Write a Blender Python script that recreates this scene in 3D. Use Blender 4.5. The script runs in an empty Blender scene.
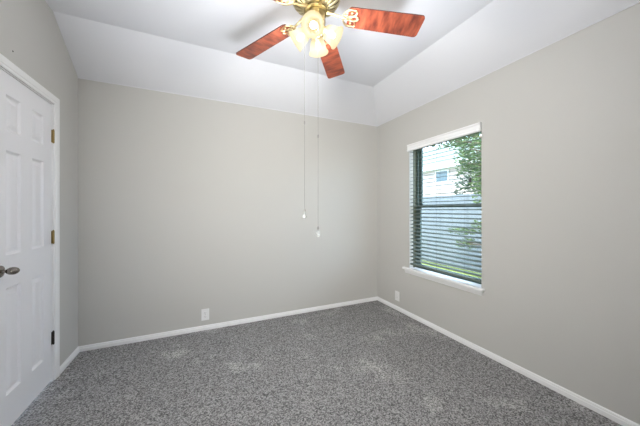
import bpy, bmesh, math, random
from mathutils import Vector, Matrix
C = bpy.context.scene.collection
PI = math.pi
R = math.radians

# ------------------------------------------------------------------ camera, sky, sun, large lights, exposure
sc = bpy.context.scene
cd = bpy.data.cameras.new('camera')
cam = bpy.data.objects.new('camera', cd)
C.objects.link(cam)
cd.sensor_width = 36.0
cd.lens = 36.0 * 261.3 / 640.0
cd.shift_y = -2.87 / 640.0
cd.clip_start = 0.02
cam.location = (0.0, 0.0, 1.26)
cam.rotation_euler = (R(90), 0, R(-24.45))
sc.camera = cam

vs = sc.view_settings
vs.view_transform = 'Standard'
vs.look = 'None'
vs.gamma = 1.0
vs.use_curve_mapping = False
vs.exposure = 0.5
SKY = 8.3
SUN = 9.0
FILL = 1.0; FILLC = (1, 1, 1)
SIDE = 21.0; SIDEC = (0.985, 0.98, 0.91)
BOUNCE = 16.0; BOUNCEC = (0.89, 0.94, 1.0)
BULB = 9.9; BULBC = (1.0, 0.98, 0.93)

w = bpy.data.worlds.new('sky')
sc.world = w
w.use_nodes = True
nt = w.node_tree
bgn = nt.nodes['Background']
tc = nt.nodes.new('ShaderNodeTexCoord')
mp = nt.nodes.new('ShaderNodeMapping'); mp.inputs['Scale'].default_value = (1, 1, 3)
nz = nt.nodes.new('ShaderNodeTexNoise'); nz.inputs['Scale'].default_value = 3.0; nz.inputs['Detail'].default_value = 5
rp = nt.nodes.new('ShaderNodeValToRGB')
rp.color_ramp.elements[0].position = 0.40; rp.color_ramp.elements[0].color = (0.52, 0.72, 1.0, 1)
rp.color_ramp.elements[1].position = 0.62; rp.color_ramp.elements[1].color = (0.82, 0.90, 1.0, 1)
nt.links.new(tc.outputs['Generated'], mp.inputs['Vector'])
nt.links.new(mp.outputs['Vector'], nz.inputs['Vector'])
nt.links.new(nz.outputs['Fac'], rp.inputs['Fac'])
nt.links.new(rp.outputs['Color'], bgn.inputs['Color'])
bgn.inputs['Strength'].default_value = SKY

sl = bpy.data.lights.new('sun', 'SUN'); sl.energy = SUN; sl.angle = R(1.0); sl.color = (1.0, 0.95, 0.86)
so = bpy.data.objects.new('sun', sl); C.objects.link(so)
so.rotation_euler = Vector((0.55, 0.25, -1.0)).to_track_quat('-Z', 'Y').to_euler()   # high sun, from behind this house

def area(name, energy, color, sx, sy, loc, aim, spread=180):
    l = bpy.data.lights.new(name, 'AREA'); l.shape = 'RECTANGLE'; l.size = sx; l.size_y = sy
    l.energy = energy; l.color = color; l.spread = R(spread)
    o = bpy.data.objects.new(name, l); C.objects.link(o)
    o.location = loc
    o.rotation_euler = (Vector(aim) - Vector(loc)).to_track_quat('-Z', 'Y').to_euler()
# soft fill lamps added behind the camera to brighten the room; no doorway there
area('front_fill_light', FILL, FILLC, 1.6, 1.4, (0.5, -0.52, 1.2), (0.5, 3.0, 1.5))
area('side_fill_light', SIDE, SIDEC, 0.7, 1.6, (-0.75, -0.45, 1.3), (1.8, 3.0, 1.5), 90)
area('ceiling_fill_light', BOUNCE, BOUNCEC, 1.0, 0.5, (0.6, -0.30, 0.25), (0.5, 0.95, 2.73), 64)  # added lamp near the floor, aimed up to brighten the flat ceiling

# ------------------------------------------------------------------ helpers
def props(o, label=None, cat=None, group=None, kind=None):
    if label: o['label'] = label
    if cat: o['category'] = cat
    if group: o['group'] = group
    if kind: o['kind'] = kind
    return o

def empty(name, loc=(0, 0, 0), rz=0.0):
    o = bpy.data.objects.new(name, None)
    o.location = loc
    o.rotation_euler = (0, 0, rz)
    o.empty_display_size = 0.05
    C.objects.link(o)
    return o

def obj(name, bm, mat, parent=None, smooth=None, loc=None, bevel=None):
    me = bpy.data.meshes.new(name)
    bmesh.ops.recalc_face_normals(bm, faces=bm.faces)
    bm.to_mesh(me)
    bm.free()
    mats = mat if isinstance(mat, (list, tuple)) else [mat]
    for m in mats:
        me.materials.append(m)
    o = bpy.data.objects.new(name, me)
    C.objects.link(o)
    if parent: o.parent = parent
    if loc: o.location = loc
    if smooth is not None:
        for p in me.polygons: p.use_smooth = True
        try:
            me.set_sharp_from_angle(angle=R(smooth))
        except Exception:
            pass
    if bevel:
        b = o.modifiers.new('bevel', 'BEVEL'); b.width = bevel; b.segments = 2; b.limit_method = 'ANGLE'; b.angle_limit = R(40)
    return o

def box(bm, x0, x1, y0, y1, z0, z1):
    v = [bm.verts.new(p) for p in ((x0, y0, z0), (x1, y0, z0), (x1, y1, z0), (x0, y1, z0), (x0, y0, z1), (x1, y0, z1), (x1, y1, z1), (x0, y1, z1))]
    for f in ((0, 3, 2, 1), (4, 5, 6, 7), (0, 1, 5, 4), (1, 2, 6, 5), (2, 3, 7, 6), (3, 0, 4, 7)):
        bm.faces.new([v[i] for i in f])
    return v

def lathe(bm, prof, seg=32, M=Matrix.Identity(4), mod=None, caps=True):
    """prof: (radius, z) list; mod(k, i, r, z) -> r, z"""
    rings = []
    for i, (r, z) in enumerate(prof):
        ring = []
        for k in range(seg):
            a = 2 * PI * k / seg
            rr, zz = mod(k, i, r, z) if mod else (r, z)
            ring.append(bm.verts.new(M @ Vector((rr * math.cos(a), rr * math.sin(a), zz))))
        rings.append(ring)
    for a, b in zip(rings, rings[1:]):
        for k in range(seg):
            bm.faces.new((a[k], a[(k + 1) % seg], b[(k + 1) % seg], b[k]))
    if caps:
        for ring in (rings[0], rings[-1]):
            try: bm.faces.new(ring)
            except Exception: pass
    return rings

def tube(bm, pts, rad, seg=8, closed=False, M=Matrix.Identity(4)):
    pts = [Vector(p) for p in pts]
    n = len(pts)
    rads = rad if isinstance(rad, (list, tuple)) else [rad] * n
    rings = []
    up = Vector((0.0, 0.0, 1.0))
    prev = None
    for i, p in enumerate(pts):
        if closed: t = (pts[(i + 1) % n] - pts[i - 1]).normalized()
        else: t = (pts[min(i + 1, n - 1)] - pts[max(i - 1, 0)]).normalized()
        if prev is None:
            ref = up if abs(t.dot(up)) < 0.95 else Vector((1, 0, 0))
            nrm = (ref - t * ref.dot(t)).normalized()
        else:
            nrm = (prev - t * prev.dot(t)).normalized()
        prev = nrm
        bn = t.cross(nrm)
        rings.append([bm.verts.new(M @ (p + (nrm * math.cos(2 * PI * k / seg) + bn * math.sin(2 * PI * k / seg)) * rads[i])) for k in range(seg)])
    for i in range(n if closed else n - 1):
        a, b = rings[i], rings[(i + 1) % n]
        for k in range(seg):
            bm.faces.new((a[k], a[(k + 1) % seg], b[(k + 1) % seg], b[k]))
    if not closed:
        bm.faces.new(rings[0]); bm.faces.new(rings[-1])

def poly(bm, pts):
    bm.faces.new([bm.verts.new(p) for p in pts])

def extrude_profile(bm, prof, p0, p1, out, m0=0.0, m1=0.0):
    """Run a (depth, height) profile from p0 to p1 along a wall. out = unit vector off the wall; m0/m1 = mitre factor per depth."""
    p0, p1, out = Vector(p0), Vector(p1), Vector(out)
    d = (p1 - p0).normalized()
    A = [bm.verts.new(p0 + out * u + Vector((0, 0, h)) + d * (m0 * u)) for u, h in prof]
    B = [bm.verts.new(p1 + out * u + Vector((0, 0, h)) - d * (m1 * u)) for u, h in prof]
    n = len(prof)
    for i in range(n):
        j = (i + 1) % n
        bm.faces.new((A[i], A[j], B[j], B[i]))
    bm.faces.new(A); bm.faces.new(B)

# ------------------------------------------------------------------ materials
def srgb(r, g, b):
    f = lambda c: (c / 255 / 12.92) if c / 255 <= 0.04045 else ((c / 255 + 0.055) / 1.055) ** 2.4
    return (f(r), f(g), f(b), 1.0)

def base(name, col, rough=0.5, metal=0.0, spec=0.5):
    m = bpy.data.materials.new(name)
    m.use_nodes = True
    b = m.node_tree.nodes['Principled BSDF']
    b.inputs['Base Color'].default_value = col
    b.inputs['Roughness'].default_value = rough
    b.inputs['Metallic'].default_value = metal
    b.inputs['Specular IOR Level'].default_value = spec
    return m, m.node_tree, b

def noise_bump(t, b, scale, strength, dist=0.002, detail=3, coords='Object'):
    tc = t.nodes.new('ShaderNodeTexCoord')
    n = t.nodes.new('ShaderNodeTexNoise'); n.inputs['Scale'].default_value = scale; n.inputs['Detail'].default_value = detail
    bp = t.nodes.new('ShaderNodeBump'); bp.inputs['Strength'].default_value = strength; bp.inputs['Distance'].default_value = dist
    t.links.new(tc.outputs[coords], n.inputs['Vector'])
    t.links.new(n.outputs['Fac'], bp.inputs['Height'])
    t.links.new(bp.outputs['Normal'], b.inputs['Normal'])
    return tc, n

def noise_color(t, b, scale, c0, c1, p0=0.35, p1=0.65, detail=3, stretch=None, tc=None):
    tc = tc or t.nodes.new('ShaderNodeTexCoord')
    n = t.nodes.new('ShaderNodeTexNoise'); n.inputs['Scale'].default_value = scale; n.inputs['Detail'].default_value = detail
    if stretch:
        mp = t.nodes.new('ShaderNodeMapping'); mp.inputs['Scale'].default_value = stretch
        t.links.new(tc.outputs['Object'], mp.inputs['Vector']); t.links.new(mp.outputs['Vector'], n.inputs['Vector'])
    else:
        t.links.new(tc.outputs['Object'], n.inputs['Vector'])
    r = t.nodes.new('ShaderNodeValToRGB')
    r.color_ramp.elements[0].position = p0; r.color_ramp.elements[0].color = c0
    r.color_ramp.elements[1].position = p1; r.color_ramp.elements[1].color = c1
    t.links.new(n.outputs['Fac'], r.inputs['Fac'])
    t.links.new(r.outputs['Color'], b.inputs['Base Color'])
    return r

M = {}
m, t, b = base('wall_paint', (0.527, 0.518, 0.497, 1), 0.55, spec=0.35); noise_bump(t, b, 110, 0.10, 0.002); M['wall'] = m
m, t, b = base('ceiling_paint', (0.745, 0.75, 0.79, 1), 0.75, spec=0.2); noise_bump(t, b, 90, 0.10, 0.002); M['ceiling'] = m
m, t, b = base('white_trim_paint', (0.83, 0.83, 0.84, 1), 0.32); M['trim'] = m
m, t, b = base('white_door_paint', (0.80, 0.80, 0.83, 1), 0.38); noise_bump(t, b, 60, 0.03, 0.001); M['door'] = m
m, t, b = base('outlet_plastic', (0.80, 0.80, 0.80, 1), 0.35); M['plastic'] = m
m, t, b = base('dark_slot', (0.03, 0.03, 0.03, 1), 0.6); M['slot'] = m
m, t, b = base('polished_brass', (0.74, 0.62, 0.38, 1), 0.28, 1.0); M['brass'] = m
m, t, b = base('antique_brass', (0.60, 0.52, 0.32, 1), 0.36, 1.0); M['brass_old'] = m
m, t, b = base('dark_brass', (0.24, 0.19, 0.09, 1), 0.4, 1.0); M['flywheel'] = m
m, t, b = base('aged_hinge_brass', (0.30, 0.22, 0.09, 1), 0.35, 0.9); M['hinge'] = m
m, t, b = base('vent_painted_shadow', (0.014, 0.011, 0.007, 1), 0.9, 0.0, 0.05); M['vent'] = m  # near-black slot faces, shade inside the housing vents put into the colour
m, t, b = base('bronze_hinge', (0.05, 0.045, 0.04, 1), 0.45, 0.8); M['bronze'] = m
m, t, b = base('satin_nickel', (0.27, 0.245, 0.22, 1), 0.25, 1.0); M['nickel'] = m
m, t, b = base('chain_metal', (0.26, 0.25, 0.24, 1), 0.6, 0.3); M['chain'] = m
m, t, b = base('bronze_window_frame', (0.060, 0.095, 0.088, 1), 0.5); M['winframe'] = m
m, t, b = base('olive_jamb_liner', (0.12, 0.125, 0.085, 1), 0.6); M['liner'] = m
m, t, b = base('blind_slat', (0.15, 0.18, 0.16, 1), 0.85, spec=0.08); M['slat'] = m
m, t, b = base('blind_cord', (0.08, 0.085, 0.085, 1), 0.9, spec=0.1); M['cord'] = m
m, t, b = base('black_tassel', (0.02, 0.02, 0.02, 1), 0.5); M['tassel'] = m

# carpet
m, t, b = base('grey_carpet', (0.2, 0.2, 0.2, 1), 1.0, spec=0.0); M['carpet'] = m
tc = t.nodes.new('ShaderNodeTexCoord')
vo = t.nodes.new('ShaderNodeTexVoronoi'); vo.inputs['Scale'].default_value = 150
sp = t.nodes.new('ShaderNodeSeparateColor'); t.links.new(tc.outputs['Object'], vo.inputs['Vector']); t.links.new(vo.outputs['Color'], sp.inputs[0])
n1 = t.nodes.new('ShaderNodeTexNoise'); n1.inputs['Scale'].default_value = 150; n1.inputs['Detail'].default_value = 2
r1 = t.nodes.new('ShaderNodeValToRGB')
r1.color_ramp.elements[0].position = 0.10; r1.color_ramp.elements[0].color = (0.12, 0.118, 0.119, 1)
r1.color_ramp.elements[1].position = 0.95; r1.color_ramp.elements[1].color = (0.45, 0.442, 0.444, 1)
n2 = t.nodes.new('ShaderNodeTexNoise'); n2.inputs['Scale'].default_value = 2.6; n2.inputs['Detail'].default_value = 3
r2 = t.nodes.new('ShaderNodeValToRGB')
r2.color_ramp.elements[0].position = 0.58; r2.color_ramp.elements[0].color = (1, 1, 1, 1)
r2.color_ramp.elements[1].position = 0.75; r2.color_ramp.elements[1].color = (1.6, 1.6, 1.56, 1)
mx = t.nodes.new('ShaderNodeMix'); mx.data_type = 'RGBA'; mx.blend_type = 'MULTIPLY'; mx.inputs[0].default_value = 1.0
for n_ in (n1, n2): t.links.new(tc.outputs['Object'], n_.inputs['Vector'])
t.links.new(sp.outputs[0], r1.inputs['Fac']); t.links.new(n2.outputs['Fac'], r2.inputs['Fac'])
t.links.new(r1.outputs['Color'], mx.inputs[6]); t.links.new(r2.outputs['Color'], mx.inputs[7])
t.links.new(mx.outputs[2], b.inputs['Base Color'])
bp = t.nodes.new('ShaderNodeBump'); bp.inputs['Strength'].default_value = 0.7; bp.inputs['Distance'].default_value = 0.008
t.links.new(n1.outputs['Fac'], bp.inputs['Height']); t.links.new(bp.outputs['Normal'], b.inputs['Normal'])

# fan blade wood: bands of figure across the blade
m, t, b = base('cherry_wood', (0.25, 0.05, 0.02, 1), 0.35); M['wood'] = m
noise_color(t, b, 7.0, (0.10, 0.021, 0.014, 1), (0.35, 0.085, 0.043, 1), 0.34, 0.66, 4, (4.0, 1.1, 1.0))
m, t, b = base('dark_wood_edge', (0.06, 0.015, 0.012, 1), 0.4); M['wood_edge'] = m

# frosted lamp glass, lit from inside
m = bpy.data.materials.new('frosted_lamp_glass'); m.use_nodes = True; t = m.node_tree; t.nodes.clear(); M['shade'] = m
out = t.nodes.new('ShaderNodeOutputMaterial')
tl = t.nodes.new('ShaderNodeBsdfTranslucent'); tl.inputs['Color'].default_value = (0.010, 0.009, 0.007, 1)
em = t.nodes.new('ShaderNodeEmission')
tc = t.nodes.new('ShaderNodeTexCoord'); sx_ = t.nodes.new('ShaderNodeSeparateXYZ')
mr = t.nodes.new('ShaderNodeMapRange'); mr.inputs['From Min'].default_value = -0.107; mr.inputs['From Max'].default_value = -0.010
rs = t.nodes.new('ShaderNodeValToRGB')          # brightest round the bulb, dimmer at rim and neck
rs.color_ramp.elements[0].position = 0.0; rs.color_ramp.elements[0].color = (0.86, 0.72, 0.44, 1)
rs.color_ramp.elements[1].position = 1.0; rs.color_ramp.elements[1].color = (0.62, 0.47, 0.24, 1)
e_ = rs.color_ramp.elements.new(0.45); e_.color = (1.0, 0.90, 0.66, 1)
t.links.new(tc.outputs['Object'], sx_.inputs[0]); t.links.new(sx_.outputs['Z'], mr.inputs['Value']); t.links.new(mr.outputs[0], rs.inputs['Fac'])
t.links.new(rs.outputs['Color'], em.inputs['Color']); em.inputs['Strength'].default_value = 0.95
ad = t.nodes.new('ShaderNodeAddShader'); t.links.new(tl.outputs[0], ad.inputs[0]); t.links.new(em.outputs[0], ad.inputs[1])
tr = t.nodes.new('ShaderNodeBsdfTransparent'); tr.inputs['Color'].default_value = (1.0, 0.97, 0.90, 1)
ms2 = t.nodes.new('ShaderNodeMixShader'); ms2.inputs['Fac'].default_value = 0.36
t.links.new(ad.outputs[0], ms2.inputs[1]); t.links.new(tr.outputs[0], ms2.inputs[2])
t.links.new(ms2.outputs[0], out.inputs[0])
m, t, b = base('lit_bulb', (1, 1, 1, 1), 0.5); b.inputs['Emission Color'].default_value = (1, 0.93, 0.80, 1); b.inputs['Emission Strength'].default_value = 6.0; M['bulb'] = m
m, t, b = base('crystal_drop', (0.85, 0.87, 0.88, 1), 0.12); b.inputs['Transmission Weight'].default_value = 0.7; b.inputs['IOR'].default_value = 1.3; M['crystal'] = m

# window glass: clear, a little reflection
m = bpy.data.materials.new('window_glass'); m.use_nodes = True; t = m.node_tree; t.nodes.clear(); M['glass'] = m
out = t.nodes.new('ShaderNodeOutputMaterial')
tr = t.nodes.new('ShaderNodeBsdfTransparent'); tr.inputs['Color'].default_value = (0.94, 0.965, 0.96, 1)
gl = t.nodes.new('ShaderNodeBsdfGlossy'); gl.inputs['Roughness'].default_value = 0.02
ms = t.nodes.new('ShaderNodeMixShader')
ms.inputs['Fac'].default_value = 0.045
t.links.new(tr.outputs[0], ms.inputs[1]); t.links.new(gl.outputs[0], ms.inputs[2])
t.links.new(ms.outputs[0], out.inputs[0])

# outdoors
m, t, b = base('lawn', (0.2, 0.3, 0.05, 1), 0.9, spec=0.1); noise_color(t, b, 9, (0.060, 0.085, 0.015, 1), (0.15, 0.18, 0.045, 1), 0.3, 0.7, 6); M['lawn'] = m
m, t, b = base('fence_boards', (0.20, 0.235, 0.26, 1), 0.8, spec=0.1); noise_color(t, b, 3, (0.098, 0.110, 0.120, 1), (0.112, 0.125, 0.134, 1), 0.3, 0.7, 4, (1, 6, 0.4)); M['fence'] = m
m, t, b = base('siding', (0.40, 0.35, 0.32, 1), 0.8, spec=0.1); M['siding'] = m
m, t, b = base('white_eave_paint', (0.55, 0.55, 0.54, 1), 0.6); M['eave'] = m
m, t, b = base('shingles', (0.34, 0.38, 0.36, 1), 0.9, spec=0.05); noise_color(t, b, 6, (0.10, 0.125, 0.115, 1), (0.15, 0.175, 0.165, 1), 0.3, 0.7, 5); M['roof'] = m
m, t, b = base('dark_pane', (0.05, 0.09, 0.10, 1), 0.1); M['pane'] = m
m, t, b = base('bark', (0.10, 0.07, 0.05, 1), 0.9); noise_bump(t, b, 30, 0.5, 0.01); M['bark'] = m
def leafmat(name, c0, c1):
    m, t, b = base(name, c0, 0.6, spec=0.3)
    noise_color(t, b, 5, c0, c1, 0.35, 0.65, 2)
    b.inputs['Transmission Weight'].default_value = 0.0
    o = t.nodes['Material Output']
    tl = t.nodes.new('ShaderNodeBsdfTranslucent'); tl.inputs['Color'].default_value = c1
    ms = t.nodes.new('ShaderNodeMixShader'); ms.inputs['Fac'].default_value = 0.35
    t.links.new(b.outputs[0], ms.inputs[1]); t.links.new(tl.outputs[0], ms.inputs[2]); t.links.new(ms.outputs[0], o.inputs[0])
    return m
M['leaf'] = leafmat('fresh_leaf', (0.010, 0.028, 0.012, 1), (0.085, 0.125, 0.040, 1))
M['leaf_dark'] = leafmat('dark_leaf', (0.012, 0.030, 0.016, 1), (0.040, 0.070, 0.030, 1))

# ------------------------------------------------------------------ room shell
XL, XR, YB, YF = -0.998, 2.256, 3.009, -0.60
ZE, ZC = 2.44, 2.73          # eave height, flat ceiling height
IR, IB = 0.390, 0.434        # how far the sloped margins reach in
T = 0.16

bm = bmesh.new(); box(bm, XL - 0.12, XR + T, YF - 0.12, YB + 0.12, -0.10, 0.0)
props(obj('floor', bm, M['carpet']), 'speckled grey carpet covering the whole bedroom floor', kind='structure')

bm = bmesh.new()
fl_ = [(XL, YF, ZC), (XR - IR, YF, ZC), (XR - IR, YB - IB, ZC), (XL, YB - IB, ZC)]
V = [bm.verts.new(p) for p in fl_]
e = [bm.verts.new(p) for p in ((XR, YF, ZE), (XR, YB, ZE), (XL, YB, ZE))]
for f in ([V[0], V[1], V[2], V[3]], [V[1], e[0], e[1], V[2]], [V[3], V[2], e[1], e[2]]): bm.faces.new(f)
# paint line lapping a few millimetres down the walls
d = 0.0015
for p, q in (((XR - d, YF, ZE), (XR - d, YB - d, ZE)), ((XR - d, YB - d, ZE), (XL, YB - d, ZE))):
    bm.faces.new([bm.verts.new(p), bm.verts.new(q), bm.verts.new((q[0], q[1], ZE - 0.007)), bm.verts.new((p[0], p[1], ZE - 0.007))])
me_c = obj('ceiling', bm, M['ceiling'])
props(me_c, 'white ceiling with sloped margins above the back and window walls', kind='structure')
so_ = me_c.modifiers.new('thick', 'SOLIDIFY'); so_.thickness = 0.004; so_.offset = 1.0
# roof deck over the ceiling
bm = bmesh.new(); box(bm, XL - 0.12, XR + T + 0.3, YF - 0.12, YB + 0.12, ZC + 0.03, ZC + 0.10)
props(obj('roof_deck', bm, M['siding']), 'deck over the bedroom ceiling', kind='structure')

bm = bmesh.new(); box(bm, XL - 0.12, XR + T, YB, YB + 0.12, 0, ZC + 0.03)
props(obj('wall_back', bm, M['wall']), 'plain grey back wall facing the camera', kind='structure')
bm = bmesh.new(); box(bm, XL - 0.12, XR + T, YF - 0.12, YF, 0, ZC + 0.03)
props(obj('wall_front', bm, M['wall']), 'grey wall behind the camera', kind='structure')

# right wall with the window opening
WY0, WY1, WZ0, WZ1 = 1.512, 2.392, 0.572, 2.034
bm = bmesh.new()
for a in ((YF, WY0, 0, ZC + 0.03), (WY1, YB, 0, ZC + 0.03), (WY0, WY1, 0, WZ0), (WY0, WY1, WZ1, ZC + 0.03)):
    box(bm, XR, XR + T, *a)
bmesh.ops.remove_doubles(bm, verts=bm.verts, dist=1e-5)
props(obj('wall_right', bm, M['wall']), 'grey wall with the window in it', kind='structure')

# left wall with the door opening
DY0, DY1, DZ = 1.950, 2.566, 2.034
JY0, JY1, JZ = DY0 - 0.022, DY1 + 0.022, DZ + 0.022
bm = bmesh.new()
for a in ((YF, JY0, 0, ZC + 0.03), (JY1, YB, 0, ZC + 0.03), (JY0, JY1, JZ, ZC + 0.03)):
    box(bm, XL - 0.12, XL, *a)
# small nail hole above the door
bmesh.ops.remove_doubles(bm, verts=bm.verts, dist=1e-5)
wl = props(obj('wall_left', bm, M['wall']), 'grey wall with the white door in it', kind='structure')
bm = bmesh.new(); lathe(bm, [(0.005, 0.0), (0.003, 0.0015)], 10, Matrix.Translation((XL, 2.125, 2.185)) @ Matrix.Rotation(R(90), 4, 'Y'))
obj('nail_hole', bm, M['slot'], wl)

# baseboards
BP = [(0, 0), (0.015, 0), (0.015, 0.027), (0.0145, 0.029), (0.009, 0.031), (0.009, 0.033), (0.010, 0.036), (0.008, 0.042), (0.004, 0.046), (0, 0.047)]
def baseboard(name, p0, p1, out, m0, m1, label):
    bm = bmesh.new(); extrude_profile(bm, BP, p0, p1, out, m0, m1)
    props(obj(name, bm, M['trim']), label, kind='structure')
CW = 0.060                   # casing width
CIN = 0.012
baseboard('baseboard_back', (XL, YB, 0), (XR, YB, 0), (0, -1, 0), 1, 1, 'white baseboard along the back wall')
baseboard('baseboard_right', (XR, YB, 0), (XR, YF, 0), (-1, 0, 0), 1, 0, 'white baseboard along the window wall')
baseboard('baseboard_left', (XL, JY1 - CIN + CW + 0.006, 0), (XL, YB, 0), (1, 0, 0), 0, 1, 'short white baseboard between door casing and corner')
baseboard('baseboard_front', (XL, YF, 0), (XR, YF, 0), (0, 1, 0), 0, 0, 'white baseboard behind the camera')

# ------------------------------------------------------------------ door: casing, slab, hinges, knob
# casing, a moulded profile around the opening (mitred)
def casing(bm, y_in0, y_in1, z_in, prof):
    n = len(prof)
    rows = []
    for (u, h) in prof:       # u = distance out from the inner edge, h = projection into the room
        rows.append([(XL + h, y_in0 - u, 0.0), (XL + h, y_in0 - u, z_in + u), (XL + h, y_in1 + u, z_in + u), (XL + h, y_in1 + u, 0.0)])
    vv = [[bm.verts.new(p) for p in r] for r in rows]
    for i in range(n - 1):
        for k in range(3):
            bm.faces.new((vv[i][k], vv[i][k + 1], vv[i + 1][k + 1], vv[i + 1][k]))
bm = bmesh.new()
casing(bm, JY0 + CIN, JY1 - CIN, JZ - CIN, [(0, 0), (0, 0.009), (0.006, 0.012), (0.018, 0.012), (0.022, 0.0145), (0.046, 0.017), (0.056, 0.017), (0.060, 0.014), (0.060, 0.0)])
# jamb with stop
for a in ((JY0, DY0 - 0.003), (DY1 + 0.003, JY1)): box(bm, XL - 0.12, XL, a[0], a[1], 0, JZ)
box(bm, XL - 0.12, XL, JY0, JY1, DZ + 0.004, JZ)
for a in ((DY0 - 0.003, DY0 + 0.010), (DY1 - 0.010, DY1 + 0.003)): box(bm, XL - 0.075, XL - 0.045, a[0], a[1], 0, DZ)
box(bm, XL - 0.075, XL - 0.045, DY0, DY1, DZ - 0.010, DZ + 0.004)
props(obj('trim_1', bm, M['trim'], smooth=25), 'white moulded casing around the door', kind='structure')

door = props(empty('door_1', (XL, DY1, 0)), 'closed white six panel door with oval knob in left wall', kind='structure')
# slab built from a grid of faces; local coords: x = 0 at the room face, y = 0 at hinge edge running to -width
DW = DY1 - DY0
FX = -0.002
ys = [0.0, -0.112, -0.247, -0.361, -0.496, -DW]
zs = [0.014, 0.212, 0.818, 1.005, 1.598, 1.712, 1.915, DZ]
bm = bmesh.new()
grid = {}
def gv(y, z):
    k = (round(y, 4), round(z, 4))
    if k not in grid: grid[k] = bm.verts.new((FX, y, z))
    return grid[k]
for i in range(5):
    for j in range(7):
        y0, y1, z0, z1 = ys[i], ys[i + 1], zs[j], zs[j + 1]
        if i in (1, 3) and j in (1, 3, 5):
            loops = []
            for off, dep in ((0, 0), (0.006, -0.006), (0.012, -0.0105), (0.020, -0.0105), (0.040, -0.003), (0.043, -0.002)):
                pts = ((y0 - off, z0 + off), (y1 + off, z0 + off), (y1 + off, z1 - off), (y0 - off, z1 - off))
                loops.append([gv(*p) if off == 0 else bm.verts.new((FX + dep, p[0], p[1])) for p in pts])
            for a, b2 in zip(loops, loops[1:]):
                for k in range(4): bm.faces.new((a[k], a[(k + 1) % 4], b2[(k + 1) % 4], b2[k]))
            bm.faces.new(loops[-1])
        else:
            bm.faces.new((gv(y0, z0), gv(y1, z0), gv(y1, z1), gv(y0, z1)))
box(bm, -0.040, FX - 0.012, -DW, 0, zs[0], DZ)
for q in (((0, zs[0]), (0, DZ)), ((0, DZ), (-DW, DZ)), ((-DW, DZ), (-DW, zs[0])), ((-DW, zs[0]), (0, zs[0]))):
    bm.faces.new([bm.verts.new((x, *q[k])) for x, k in ((FX, 0), (FX, 1), (FX - 0.013, 1), (FX - 0.013, 0))])
obj('door_slab', bm, M['door'], door)
for z, mt in ((1.803, 'hinge'), (1.061, 'hinge'), (0.319, 'bronze')):
    bm = bmesh.new()
    box(bm, -0.001, 0.0015, -0.012, 0.022, z - 0.046, z + 0.046)
    hg = obj('hinge', bm, M[mt], door, bevel=0.0008)
    if mt == 'bronze': hg['label'] = 'dark bronze hinge'
    else: hg['label'] = 'brass hinge'
    bm = bmesh.new()
    for k in range(5):
        lathe(bm, [(0.0065, z - 0.045 + k * 0.0182), (0.0065, z - 0.045 + k * 0.0182 + 0.0172)], 12, Matrix.Translation((0.006, 0.002, 0)))
    lathe(bm, [(0.004, z - 0.050), (0.005, z - 0.046), (0.005, z + 0.046), (0.0055, z + 0.049), (0.003, z + 0.053)], 12, Matrix.Translation((0.006, 0.002, 0)))
    obj('hinge_barrel', bm, M[mt], hg, smooth=40)
# knob: rosette on the slab, egg shaped handle
KY, KZ = -0.553, 0.925
MK = Matrix.Translation((0, KY, KZ)) @ Matrix.Rotation(R(90), 4, 'Y')
bm = bmesh.new(); lathe(bm, [(0.033, -0.002), (0.033, 0.004), (0.030, 0.008), (0.020, 0.011), (0.014, 0.013)], 32, MK)
ros = obj('knob_rosette', bm, M['nickel'], door, smooth=40)
bm = bmesh.new()
prof = [(0.012, 0.011), (0.011, 0.022), (0.012, 0.030)]
for k in range(9):
    a = -60 + k * 18
    prof.append((0.0265 * math.cos(R(a)), 0.052 + 0.0265 * math.sin(R(a))))
prof += [(0.004, 0.0785)]
ME = Matrix.Translation((0, KY, KZ)) @ Matrix.Diagonal((1, 1.0, 0.80, 1)) @ Matrix.Rotation(R(90), 4, 'Y')
lathe(bm, prof, 32, ME)
kn = obj('door_knob', bm, M['nickel'], ros, smooth=50); kn['label'] = 'oval satin nickel knob'

# ------------------------------------------------------------------ window
FX0, FX1 = XR + 0.105, XR + 0.158
win = props(empty('window_1', (XR, 0, 0)), 'single hung window behind the blind in right wall', kind='structure')
lx = lambda x: x - XR
def ring(bm, x0, x1, y0, y1, z0, z1, wy, wz0, wz1):
    box(bm, x0, x1, y0, y0 + wy, z0, z1); box(bm, x0, x1, y1 - wy, y1, z0, z1)
    box(bm, x0, x1, y0 + wy, y1 - wy, z0, z0 + wz0); box(bm, x0, x1, y0 + wy, y1 - wy, z1 - wz1, z1)
bm = bmesh.new(); ring(bm, lx(FX0), lx(FX1), WY0, WY1, WZ0, WZ1, 0.030, 0.020, 0.020)
obj('window_frame', bm, M['winframe'], win, bevel=0.002)
bm = bmesh.new()
for a_, b_ in ((WY0, WY0 + 0.006), (WY1 - 0.006, WY1)): box(bm, 0.060, lx(FX0), a_, b_, WZ0 + 0.002, WZ1)
obj('jamb_liner', bm, M['liner'], win)
ZM = 1.305
bm = bmesh.new(); ring(bm, lx(FX0) + 0.028, lx(FX0) + 0.050, WY0 + 0.028, WY1 - 0.028, ZM - 0.014, WZ1 - 0.018, 0.034, 0.034, 0.022)
us = obj('upper_sash', bm, M['winframe'], win, bevel=0.002)
bm = bmesh.new(); ring(bm, lx(FX0) + 0.004, lx(FX0) + 0.027, WY0 + 0.028, WY1 - 0.028, WZ0 + 0.018, ZM + 0.018, 0.036, 0.030, 0.034)
ls = obj('lower_sash', bm, M['winframe'], win, bevel=0.002)
bm = bmesh.new(); box(bm, lx(FX0) + 0.037, lx(FX0) + 0.040, WY0 + 0.055, WY1 - 0.055, ZM + 0.010, WZ1 - 0.038)
obj('upper_pane', bm, M['glass'], us)
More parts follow.
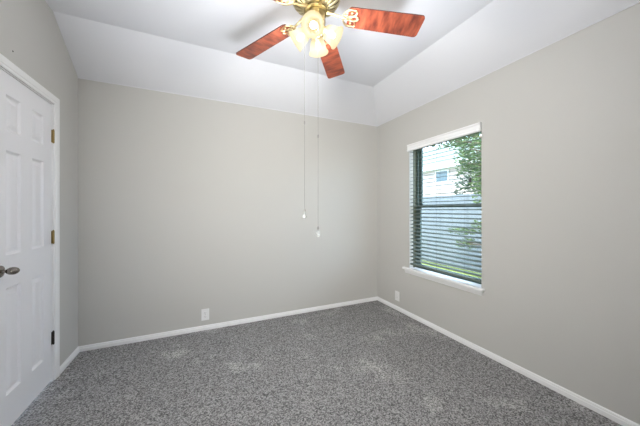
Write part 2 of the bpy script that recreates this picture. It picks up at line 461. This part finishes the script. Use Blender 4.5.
bm = bmesh.new(); box(bm, lx(FX0) + 0.014, lx(FX0) + 0.017, WY0 + 0.055, WY1 - 0.055, WZ0 + 0.045, ZM - 0.012)
obj('lower_pane', bm, M['glass'], ls)
# sill (stool) with horns, apron below
bm = bmesh.new()
SF = 0.036
o = [(-SF, 1.478), (-SF, 2.476), (0, 2.476), (0, WY1), (lx(FX0), WY1), (lx(FX0), WY0), (0, WY0), (0, 1.478)]
lo = [bm.verts.new((x, y, WZ0 - 0.022)) for x, y in o]; hi = [bm.verts.new((x, y, WZ0 + 0.002)) for x, y in o]
bm.faces.new(lo); bm.faces.new(hi)
for k in range(8): bm.faces.new((lo[k], lo[(k + 1) % 8], hi[(k + 1) % 8], hi[k]))
obj('window_sill', bm, M['trim'], win, bevel=0.005)
bm = bmesh.new()
AP = [(0, -0.022), (0.020, -0.022), (0.020, -0.034), (0.015, -0.040), (0.012, -0.054), (0.008, -0.060), (0.006, -0.068), (0, -0.068)]
A = [bm.verts.new((-u, 1.500, WZ0 + h)) for u, h in AP]; B = [bm.verts.new((-u, 2.454, WZ0 + h)) for u, h in AP]
for k in range(8): bm.faces.new((A[k], A[(k + 1) % 8], B[(k + 1) % 8], B[k]))
bm.faces.new(A); bm.faces.new(B)
obj('apron', bm, M['trim'], win)

# ------------------------------------------------------------------ blind (hangs in the window)
BX = XR + 0.030
bl = props(empty('window_blind', (BX, 0.5 * (WY0 + WY1), WZ0)), 'open horizontal slat blind with white valance hanging in the window', 'blind')
oy = 0.5 * (WY0 + WY1)
bw = 0.5 * (WY1 - WY0) - 0.007
bm = bmesh.new()
pitch, zt = 0.0425, 1.945
tilt = R(10)          # room edge a little lower
zz = zt
slz = []
while zz > WZ0 + 0.078:
    slz.append(zz); zz -= pitch
for z in slz:
    n = 6
    top, bot = [], []
    for k in range(n + 1):
        u = -0.025 + 0.050 * k / n
        cr = 0.0022 * (1 - (u / 0.025) ** 2)
        x = u * math.cos(tilt); h = u * math.sin(tilt) + cr
        top.append((x, h + 0.0013)); bot.append((x, h - 0.0013))
    pr = top + bot[::-1]
    A = [bm.verts.new((x, -bw, z - WZ0 + h)) for x, h in pr]; B = [bm.verts.new((x, bw, z - WZ0 + h)) for x, h in pr]
    L = len(pr)
    for k in range(L): bm.faces.new((A[k], A[(k + 1) % L], B[(k + 1) % L], B[k]))
    bm.faces.new(A); bm.faces.new(B)
obj('slat_panel', bm, M['slat'], bl)
bm = bmesh.new(); box(bm, -0.026, 0.026, -bw, bw, 0.042, 0.058); obj('bottom_rail', bm, M['slat'], bl, bevel=0.003)
bm = bmesh.new(); box(bm, -0.026, 0.026, -bw, bw, WZ1 - WZ0 - 0.052, WZ1 - WZ0 - 0.004); obj('headrail', bm, M['trim'], bl)
bm = bmesh.new()
vx0 = -0.030 - 0.016
vp = [(0, 0), (0.012, 0), (0.016, 0.006), (0.016, 0.016), (0.010, 0.022), (0.010, 0.060), (0.016, 0.068), (0.016, 0.080), (0.0, 0.083)]
z0 = 1.957 - WZ0
A = [bm.verts.new((vx0 + 0.012 - u, 1.516 - oy, z0 + h)) for u, h in vp]; B = [bm.verts.new((vx0 + 0.012 - u, 2.412 - oy, z0 + h)) for u, h in vp]
for k in range(len(vp)): bm.faces.new((A[k], A[(k + 1) % len(vp)], B[(k + 1) % len(vp)], B[k]))
bm.faces.new(A); bm.faces.new(B)
for yy in (1.516, 2.406): box(bm, vx0 + 0.012, -0.031, yy - oy, yy + 0.006 - oy, z0 + 0.002, z0 + 0.082)
obj('valance', bm, M['trim'], bl)['label'] = 'white moulded valance'
for yy in (2.300, 2.000, 1.680):
    for dx in (-0.0265, 0.0265):
        bm = bmesh.new(); tube(bm, [(dx, yy - oy, 0.050), (dx, yy - oy, WZ1 - WZ0 - 0.05)], 0.0011, 6)
        obj('ladder_cord', bm, M['cord'], bl)
bm = bmesh.new(); tube(bm, [(-0.034, 1.615 - oy, 0.985), (-0.034, 1.615 - oy, z0 + 0.03)], 0.0010, 6)
lc = obj('lift_cord', bm, M['cord'], bl)
bm = bmesh.new(); lathe(bm, [(0.004, 0.990), (0.008, 0.975), (0.011, 0.955), (0.012, 0.945), (0.008, 0.943)], 12, Matrix.Translation((-0.034, 1.615 - oy, 0)))
obj('cord_tassel', bm, M['tassel'], lc, smooth=40)

# ------------------------------------------------------------------ outlets
def outlet(loc, rz, label):
    r = props(empty('wall_outlet', loc, rz), label, 'outlet', 'wall outlets')     # local -Y points into the room
    bm = bmesh.new(); box(bm, -0.038, 0.038, -0.006, 0, -0.060, 0.060); pl = obj('cover_plate', bm, M['plastic'], r, bevel=0.003)
    for s in (-1, 1):
        bm = bmesh.new()
        lathe(bm, [(0.0165, 0.0), (0.0165, 0.0015), (0.0155, 0.002)], 24, Matrix.Translation((0, -0.006, s * 0.0195)) @ Matrix.Rotation(R(90), 4, 'X') @ Matrix.Diagonal((1, 0.82, 1, 1)))
        rc = obj('receptacle', bm, M['plastic'], r)
        bm = bmesh.new()
        for dx, h in ((-0.006, 0.0045), (0.006, 0.0035)): box(bm, dx - 0.001, dx + 0.001, -0.0085, -0.0078, s * 0.0195 - h + 0.002, s * 0.0195 + h + 0.002)
        lathe(bm, [(0.0022, 0), (0.0022, 0.0006)], 10, Matrix.Translation((0, -0.0079, s * 0.0195 - 0.0075)) @ Matrix.Rotation(R(90), 4, 'X'))
        obj('slot', bm, M['slot'], rc)
    bm = bmesh.new(); lathe(bm, [(0.003, 0), (0.0022, 0.001)], 12, Matrix.Translation((0, -0.006, 0)) @ Matrix.Rotation(R(90), 4, 'X'))
    obj('screw', bm, M['chain'], r)
outlet((0.039, YB, 0.160), 0, 'white duplex outlet low on the back wall')
outlet((XR, 2.599, 0.176), R(-90), 'white outlet low on the window wall near the corner')

# ------------------------------------------------------------------ ceiling fan with four lamps
FCX, FCY = 0.646, 1.484
fan = props(empty('ceiling_fan', (FCX, FCY, ZC)), 'brass ceiling fan with cherry blades and four lit glass lamps', 'ceiling fan')
Z = lambda z: z - ZC
bm = bmesh.new(); lathe(bm, [(0.070, 0.0), (0.070, -0.012), (0.064, -0.030), (0.045, -0.050), (0.030, -0.058), (0.016, -0.060), (0.016, -0.085)], 40)
obj('canopy', bm, M['brass'], fan, smooth=40)
# motor housing: bowl with fluted vents on the underside
prof = [(0.016, Z(2.655)), (0.070, Z(2.652)), (0.115, Z(2.640)), (0.140, Z(2.620)), (0.148, Z(2.600)), (0.148, Z(2.578)), (0.152, Z(2.572)), (0.151, Z(2.562)),
        (0.148, Z(2.554)), (0.140, Z(2.540)), (0.126, Z(2.527)), (0.110, Z(2.518)), (0.092, Z(2.511)), (0.080, Z(2.507)), (0.078, Z(2.500)), (0.070, Z(2.499)), (0.020, Z(2.499))]
def flute(k, i, r, z):
    if 8 <= i <= 12 and (k % 6) in (0, 1, 2): return r - 0.002, z + 0.006
    return r, z
bm = bmesh.new(); rings = lathe(bm, prof, 144, mod=flute)
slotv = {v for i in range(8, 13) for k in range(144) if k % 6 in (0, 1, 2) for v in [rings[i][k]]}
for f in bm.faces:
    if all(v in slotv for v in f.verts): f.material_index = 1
obj('motor_housing', bm, [M['brass_old'], M['vent']], fan, smooth=25)
bm = bmesh.new(); lathe(bm, [(0.064, Z(2.500)), (0.072, Z(2.496)), (0.072, Z(2.486)), (0.062, Z(2.480)), (0.05, Z(2.480))], 48)
obj('flywheel', bm, M['flywheel'], fan, smooth=40)
bm = bmesh.new(); lathe(bm, [(0.044, Z(2.482)), (0.054, Z(2.478)), (0.056, Z(2.470)), (0.056, Z(2.430)), (0.059, Z(2.426)), (0.059, Z(2.418)), (0.054, Z(2.412)), (0.044, Z(2.408)), (0.02, Z(2.407))], 48)
obj('switch_housing', bm, M['brass'], fan, smooth=40)
bm = bmesh.new(); lathe(bm, [(0.040, Z(2.409)), (0.044, Z(2.404)), (0.036, Z(2.396)), (0.032, Z(2.385)), (0.032, Z(2.366)), (0.026, Z(2.352)), (0.016, Z(2.344)), (0.010, Z(2.340)), (0.009, Z(2.330)), (0.003, Z(2.326))], 40)
obj('lamp_fitter', bm, M['brass'], fan, smooth=40)

# blades (mesh shared): local +X outwards, pitched about the blade axis
def blade_bm():
    bm = bmesh.new()
    out = []
    x0, x1, w0, w1, cr = 0.200, 0.668, 0.067, 0.076, 0.022
    out.append((x0, -w0 + 0.012)); out.append((x0 + 0.012, -w0))
    def corner(cx, cy, a0, a1):
        for k in range(6):
            a = R(a0 + (a1 - a0) * k / 5); out.append((cx + cr * math.cos(a), cy + cr * math.sin(a)))
    corner(x1 - cr, -w1 + cr, -90, 0); corner(x1 - cr, w1 - cr, 0, 90)
    out.append((x0 + 0.012, w0)); out.append((x0, w0 - 0.012))
    h = 0.0032
    lo = [bm.verts.new((x, y, -h)) for x, y in out]; hi = [bm.verts.new((x, y, h)) for x, y in out]
    f1 = bm.faces.new(lo); f2 = bm.faces.new(hi)
    for k in range(len(out)):
        f = bm.faces.new((lo[k], lo[(k + 1) % len(out)], hi[(k + 1) % len(out)], hi[k])); f.material_index = 1
    return bm
def iron_bm():
    bm = bmesh.new()
    # bar from the flywheel out to the blade, then open scroll loops under the blade root
    tube(bm, [(0.066, 0, 0.012), (0.095, 0, 0.010), (0.128, 0, 0.002), (0.155, 0, -0.004), (0.175, 0, -0.008)], [0.010, 0.009, 0.0075, 0.007, 0.006], 10)
    def loop(cx, cy, rx, ry, rot, rad=0.0048):
        pts = []
        for k in range(20):
            a = 2 * PI * k / 20
            x, y = rx * math.cos(a), ry * math.sin(a)
            pts.append((cx + x * math.cos(rot) - y * math.sin(rot), cy + x * math.sin(rot) + y * math.cos(rot), -0.0075))
        tube(bm, pts, rad, 8, closed=True)
    loop(0.212, 0.027, 0.044, 0.023, R(24)); loop(0.212, -0.027, 0.044, 0.023, R(-24))
    loop(0.232, 0.0, 0.036, 0.016, 0); loop(0.188, 0.0, 0.018, 0.018, 0)
    tube(bm, [(0.170, 0, -0.0075), (0.178, 0.034, -0.0075), (0.200, 0.055, -0.0075), (0.235, 0.052, -0.0075)], 0.0050, 8)
    tube(bm, [(0.170, 0, -0.0075), (0.178, -0.034, -0.0075), (0.200, -0.055, -0.0075), (0.235, -0.052, -0.0075)], 0.0050, 8)
    for x, y in ((0.222, 0.034), (0.222, -0.034), (0.262, 0.0)):
        lathe(bm, [(0.0075, -0.003), (0.0075, -0.010), (0.004, -0.013)], 12, Matrix.Translation((x, y, 0)))
    return bm
ZBL = 2.482
bl0 = ir0 = None
for k in range(5):
    a = R(-21.2 + 72 * k)
    if bl0 is None:
        bl0 = obj('fan_blade', blade_bm(), [M['wood'], M['wood_edge']], fan)
        ir0 = obj('blade_iron', iron_bm(), M['brass'], bl0, smooth=50)
        b_, i_ = bl0, ir0
    else:
        b_ = bl0.copy(); C.objects.link(b_); b_.parent = fan
        i_ = ir0.copy(); C.objects.link(i_); i_.parent = b_
    b_.matrix_local = Matrix.Translation((0, 0, Z(ZBL))) @ Matrix.Rotation(a, 4, 'Z') @ Matrix.Rotation(R(5.3), 4, 'Y') @ Matrix.Rotation(R(-12), 4, 'X')

# lamps: curved arm, glass bell shade, bulb
def shade_bm():
    bm = bmesh.new()
    outer = [(0.019, -0.010), (0.027, -0.014), (0.040, -0.029), (0.047, -0.049), (0.051, -0.071), (0.054, -0.086), (0.060, -0.100), (0.066, -0.107)]
    inner = [(r - 0.003, z) for r, z in outer[::-1]]
    def ruffle(k, i, r, z):
        f = max(0.0, (-z - 0.08) / 0.034)
        return r * (1 + 0.02 * f * math.cos(2 * PI * k / 8)), z
    lathe(bm, outer + inner, 48, mod=ruffle, caps=False)
    return bm
TL = R(56)
first = None
for k in range(4):
    a = R(238 + 90 * k)
    # socket position
    sx, sz = 0.044, Z(2.374)
    Ms = Matrix.Rotation(a, 4, 'Z') @ Matrix.Translation((sx, 0, sz)) @ Matrix.Rotation(-TL, 4, 'Y')
    if first is None:
        bm = bmesh.new()
        tube(bm, [(0.022, 0, Z(2.386)), (0.030, 0, Z(2.392)), (0.036, 0, Z(2.386)), (sx + 0.002, 0, sz + 0.004)], 0.0085, 10)
        lathe(bm, [(0.012, 0.012), (0.021, 0.006), (0.024, -0.004), (0.024, -0.016), (0.022, -0.018)], 24, Matrix.Translation((sx, 0, sz)) @ Matrix.Rotation(-TL, 4, 'Y'))
        arm = obj('lamp_arm', bm, M['brass'], fan, smooth=50); arm.rotation_euler = (0, 0, a)
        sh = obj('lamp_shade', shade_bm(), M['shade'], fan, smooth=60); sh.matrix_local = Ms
        bm = bmesh.new(); lathe(bm, [(0.004, -0.086), (0.012, -0.083), (0.018, -0.074), (0.020, -0.062), (0.017, -0.048), (0.011, -0.036), (0.010, -0.016)], 20)
        bu = obj('light_bulb', bm, M['bulb'], sh, smooth=60)
        first = (arm, sh, bu)
    else:
        arm, sh, bu = [o_.copy() for o_ in first]
        for o_ in (arm, sh, bu): C.objects.link(o_)
        arm.parent = fan; sh.parent = fan; bu.parent = sh
        arm.rotation_euler = (0, 0, a); sh.matrix_local = Ms
    ld = bpy.data.lights.new('bulb_light', 'POINT'); ld.energy = BULB; ld.color = BULBC; ld.shadow_soft_size = 0.04
    lo_ = bpy.data.objects.new('bulb_light', ld); C.objects.link(lo_)
    lo_.parent = fan; lo_.matrix_local = Ms @ Matrix.Translation((0, 0, -0.092))

# pull chains with clear drops
for (dx, dy, zt_, ze, zb_) in ((-0.0655, 0.024, 2.43, 1.232, 1.80), (-0.012, -0.062, 2.43, 1.128, 1.70)):
    bm = bmesh.new(); tube(bm, [(dx, dy, Z(zt_)), (dx, dy, Z(ze + 0.03))], 0.0013, 6)
    pc = obj('pull_chain', bm, M['chain'], fan)
    bm = bmesh.new(); lathe(bm, [(0.0015, Z(zb_ + 0.012)), (0.0042, Z(zb_ + 0.006)), (0.0042, Z(zb_ - 0.006)), (0.0015, Z(zb_ - 0.012))], 10, Matrix.Translation((dx, dy, 0)))
    obj('chain_connector', bm, M['chain'], pc)
    bm = bmesh.new(); lathe(bm, [(0.003, Z(ze + 0.036)), (0.006, Z(ze + 0.028)), (0.006, Z(ze + 0.018)), (0.003, Z(ze + 0.016))], 12, Matrix.Translation((dx, dy, 0)))
    obj('drop_cap', bm, M['chain'], pc, smooth=40)
    bm = bmesh.new(); lathe(bm, [(0.003, Z(ze + 0.018)), (0.007, Z(ze + 0.008)), (0.012, Z(ze - 0.008)), (0.013, Z(ze - 0.014)), (0.009, Z(ze - 0.022)), (0.003, Z(ze - 0.024))], 16, Matrix.Translation((dx, dy, 0)))
    cr = obj('crystal_drop', bm, M['crystal'], pc, smooth=40); cr['label'] = 'clear crystal drop'

# ------------------------------------------------------------------ outdoors
GZ = -0.30
bm = bmesh.new(); box(bm, XR + T, 40, -25, 40, GZ - 0.2, GZ)
props(obj('ground_lawn', bm, M['lawn']), 'sunny green lawn outside the window', kind='structure')

fe = props(empty('garden_fence', (6.2, 5.0, GZ)), 'tall pale blue grey board fence across the lawn', 'fence')
rnd = random.Random(3)
bm = bmesh.new()
y = -7.0
while y < 9.0:
    box(bm, -0.010 + rnd.uniform(-0.003, 0.003), 0.010, y, y + 0.138, 0.03, 1.97 + rnd.uniform(-0.006, 0.006)); y += 0.142
obj('board_panel', bm, M['fence'], fe)
for z in (0.35, 1.05, 1.72):
    bm = bmesh.new(); box(bm, 0.012, 0.050, -7.0, 9.0, z - 0.045, z + 0.045); obj('rail', bm, M['fence'], fe)
for k in range(7):
    bm = bmesh.new(); yy = -6.9 + 2.4 * k; box(bm, 0.050, 0.140, yy, yy + 0.09, 0, 1.95); obj('post', bm, M['fence'], fe)

ho = props(empty('neighbor_house', (11.0, 12.0, GZ)), 'pale sided house with grey roof behind the fence', 'house')
bm = bmesh.new()
# lapped siding on the side facing us
z = 0.0
y0h, y1h = -6.0, 8.0
while z < 3.75:
    q = [(-0.022, z), (-0.004, z + 0.17)]
    bm.faces.new([bm.verts.new(p) for p in ((q[0][0], y0h, z), (q[0][0], y1h, z), (q[1][0], y1h, z + 0.17), (q[1][0], y0h, z + 0.17))])
    bm.faces.new([bm.verts.new(p) for p in ((q[1][0], y0h, z + 0.17), (q[1][0], y1h, z + 0.17), (q[0][0], y1h, z + 0.17), (q[0][0], y0h, z + 0.17))])
    z += 0.17
box(bm, 0.0, 8.0, y0h, y1h, 0, 3.75)
obj('house_wall', bm, M['siding'], ho)
bm = bmesh.new()
rp_ = [(-0.45, 3.78), (3.9, 5.95), (8.4, 3.78), (8.4, 3.62), (3.9, 5.78), (-0.45, 3.62)]
A = [bm.verts.new((x, y0h - 0.4, z)) for x, z in rp_]; B = [bm.verts.new((x, y1h + 0.4, z)) for x, z in rp_]
for k in range(6): bm.faces.new((A[k], A[(k + 1) % 6], B[(k + 1) % 6], B[k]))
bm.faces.new(A[0:2] + A[4:6]); bm.faces.new(A[1:5]); bm.faces.new(B[0:2] + B[4:6]); bm.faces.new(B[1:5])
obj('roof', bm, M['roof'], ho)
bm = bmesh.new(); box(bm, -0.49, -0.452, y0h - 0.4, y1h + 0.4, 3.58, 3.80); box(bm, -0.45, 0.0, y0h - 0.4, y1h + 0.4, 3.56, 3.60)
obj('eave_fascia', bm, M['eave'], ho)
wn = empty('house_window', (0, 0, 0)); wn.parent = ho
bm = bmesh.new(); ring(bm, -0.05, 0.0, -3.02, -2.22, 2.96, 3.66 - 0.10, 0.06, 0.06, 0.06); fw = obj('frame', bm, M['eave'], wn)
bm = bmesh.new(); box(bm, -0.032, -0.026, -2.97, -2.27, 3.0, 3.52); obj('pane', bm, M['pane'], wn)

def leaves(bm, rnd, center, rad, n, size):
    for _ in range(n):
        while True:
            p = Vector((rnd.uniform(-1, 1), rnd.uniform(-1, 1), rnd.uniform(-1, 1)))
            if p.length < 1: break
        p = Vector((p.x * rad[0], p.y * rad[1], p.z * rad[2])) + Vector(center)
        q = Matrix.Rotation(rnd.uniform(0, 2 * PI), 4, 'Z') @ Matrix.Rotation(rnd.uniform(-1.1, 1.1), 4, 'X') @ Matrix.Rotation(rnd.uniform(-0.8, 0.8), 4, 'Y')
        s = size * rnd.uniform(0.7, 1.3)
        pts = [(-0.5, 0, 0), (-0.1, 0.28, 0.06), (0.5, 0, -0.05), (-0.1, -0.28, 0.06)]
        bm.faces.new([bm.verts.new(p + (q @ Vector(v)) * s) for v in pts])

def tree(name, loc, height, clusters, lm, size, seed, label):
    r = props(empty(name, loc), label, 'tree', 'trees outside the window')
    rnd = random.Random(seed)
    bm = bmesh.new()
    tube(bm, [(0, 0, 0), (0.03, 0.02, height * 0.35), (-0.04, 0.05, height * 0.7), (0, 0, height)], [0.10, 0.085, 0.06, 0.02], 10)
    tr_ = obj('trunk', bm, M['bark'], r, smooth=60)
    bm = bmesh.new(); bl_ = bmesh.new()
    for c, rad, n in clusters:
        c_ = Vector(c)
        s = Vector((0, 0, min(max(c_.z * 0.75, 0.5), height * 0.9)))
        mid = s.lerp(c_, 0.55) + Vector((0, 0, 0.12))
        tube(bl_, [s, mid, c_, c_ + (c_ - mid).normalized() * max(rad) * 0.5], [0.025, 0.018, 0.010, 0.004], 6)
        leaves(bm, rnd, c, rad, n, size)
    obj('branches', bl_, M['bark'], r, smooth=60)['kind'] = 'stuff'
    obj('foliage', bm, M[lm], r)['kind'] = 'stuff'

# leafy tree close to the window, low twigs reaching in front of the fence
def rel(loc, lst): return [((c[0] - loc[0], c[1] - loc[1], c[2] - loc[2]), rad, n) for c, rad, n in lst]
L1 = (4.9, 2.2, GZ)
tree('leafy_tree', L1, 3.4, rel(L1, [
    ((4.6, 3.15, 2.35), (0.40, 0.34, 0.40), 560), ((4.7, 3.55, 2.75), (0.40, 0.36, 0.26), 420), ((4.6, 3.35, 2.15), (0.30, 0.22, 0.25), 240), ((4.7, 3.92, 2.72), (0.32, 0.34, 0.18), 280),
    ((4.6, 3.05, 1.85), (0.30, 0.22, 0.30), 420), ((4.6, 2.95, 1.45), (0.30, 0.22, 0.25), 260), ((4.6, 2.6, 2.3), (0.5, 0.4, 0.7), 500), ((5.0, 2.2, 3.0), (0.7, 0.7, 0.6), 500),
    ((4.5, 3.40, 0.86), (0.14, 0.30, 0.07), 130), ((4.5, 3.25, 0.66), (0.12, 0.16, 0.12), 90), ((4.5, 3.08, 0.95), (0.14, 0.12, 0.14), 110), ((4.5, 3.42, 0.62), (0.06, 0.10, 0.08), 36)]),
    'leaf', 0.060, 5, 'bright leafy tree close outside the window, right side')
L2 = (8.4, 5.6, GZ)
tree('leafy_tree', L2, 4.0, rel(L2, [
    ((8.4, 5.7, 2.2), (0.8, 0.85, 0.9), 1000), ((8.4, 5.6, 3.3), (0.8, 0.9, 0.8), 900), ((8.4, 5.0, 1.6), (0.8, 0.9, 0.9), 800), ((8.4, 6.3, 3.9), (0.6, 0.6, 0.35), 220)]),
    'leaf_dark', 0.13, 8, 'dark green tree standing behind the fence')
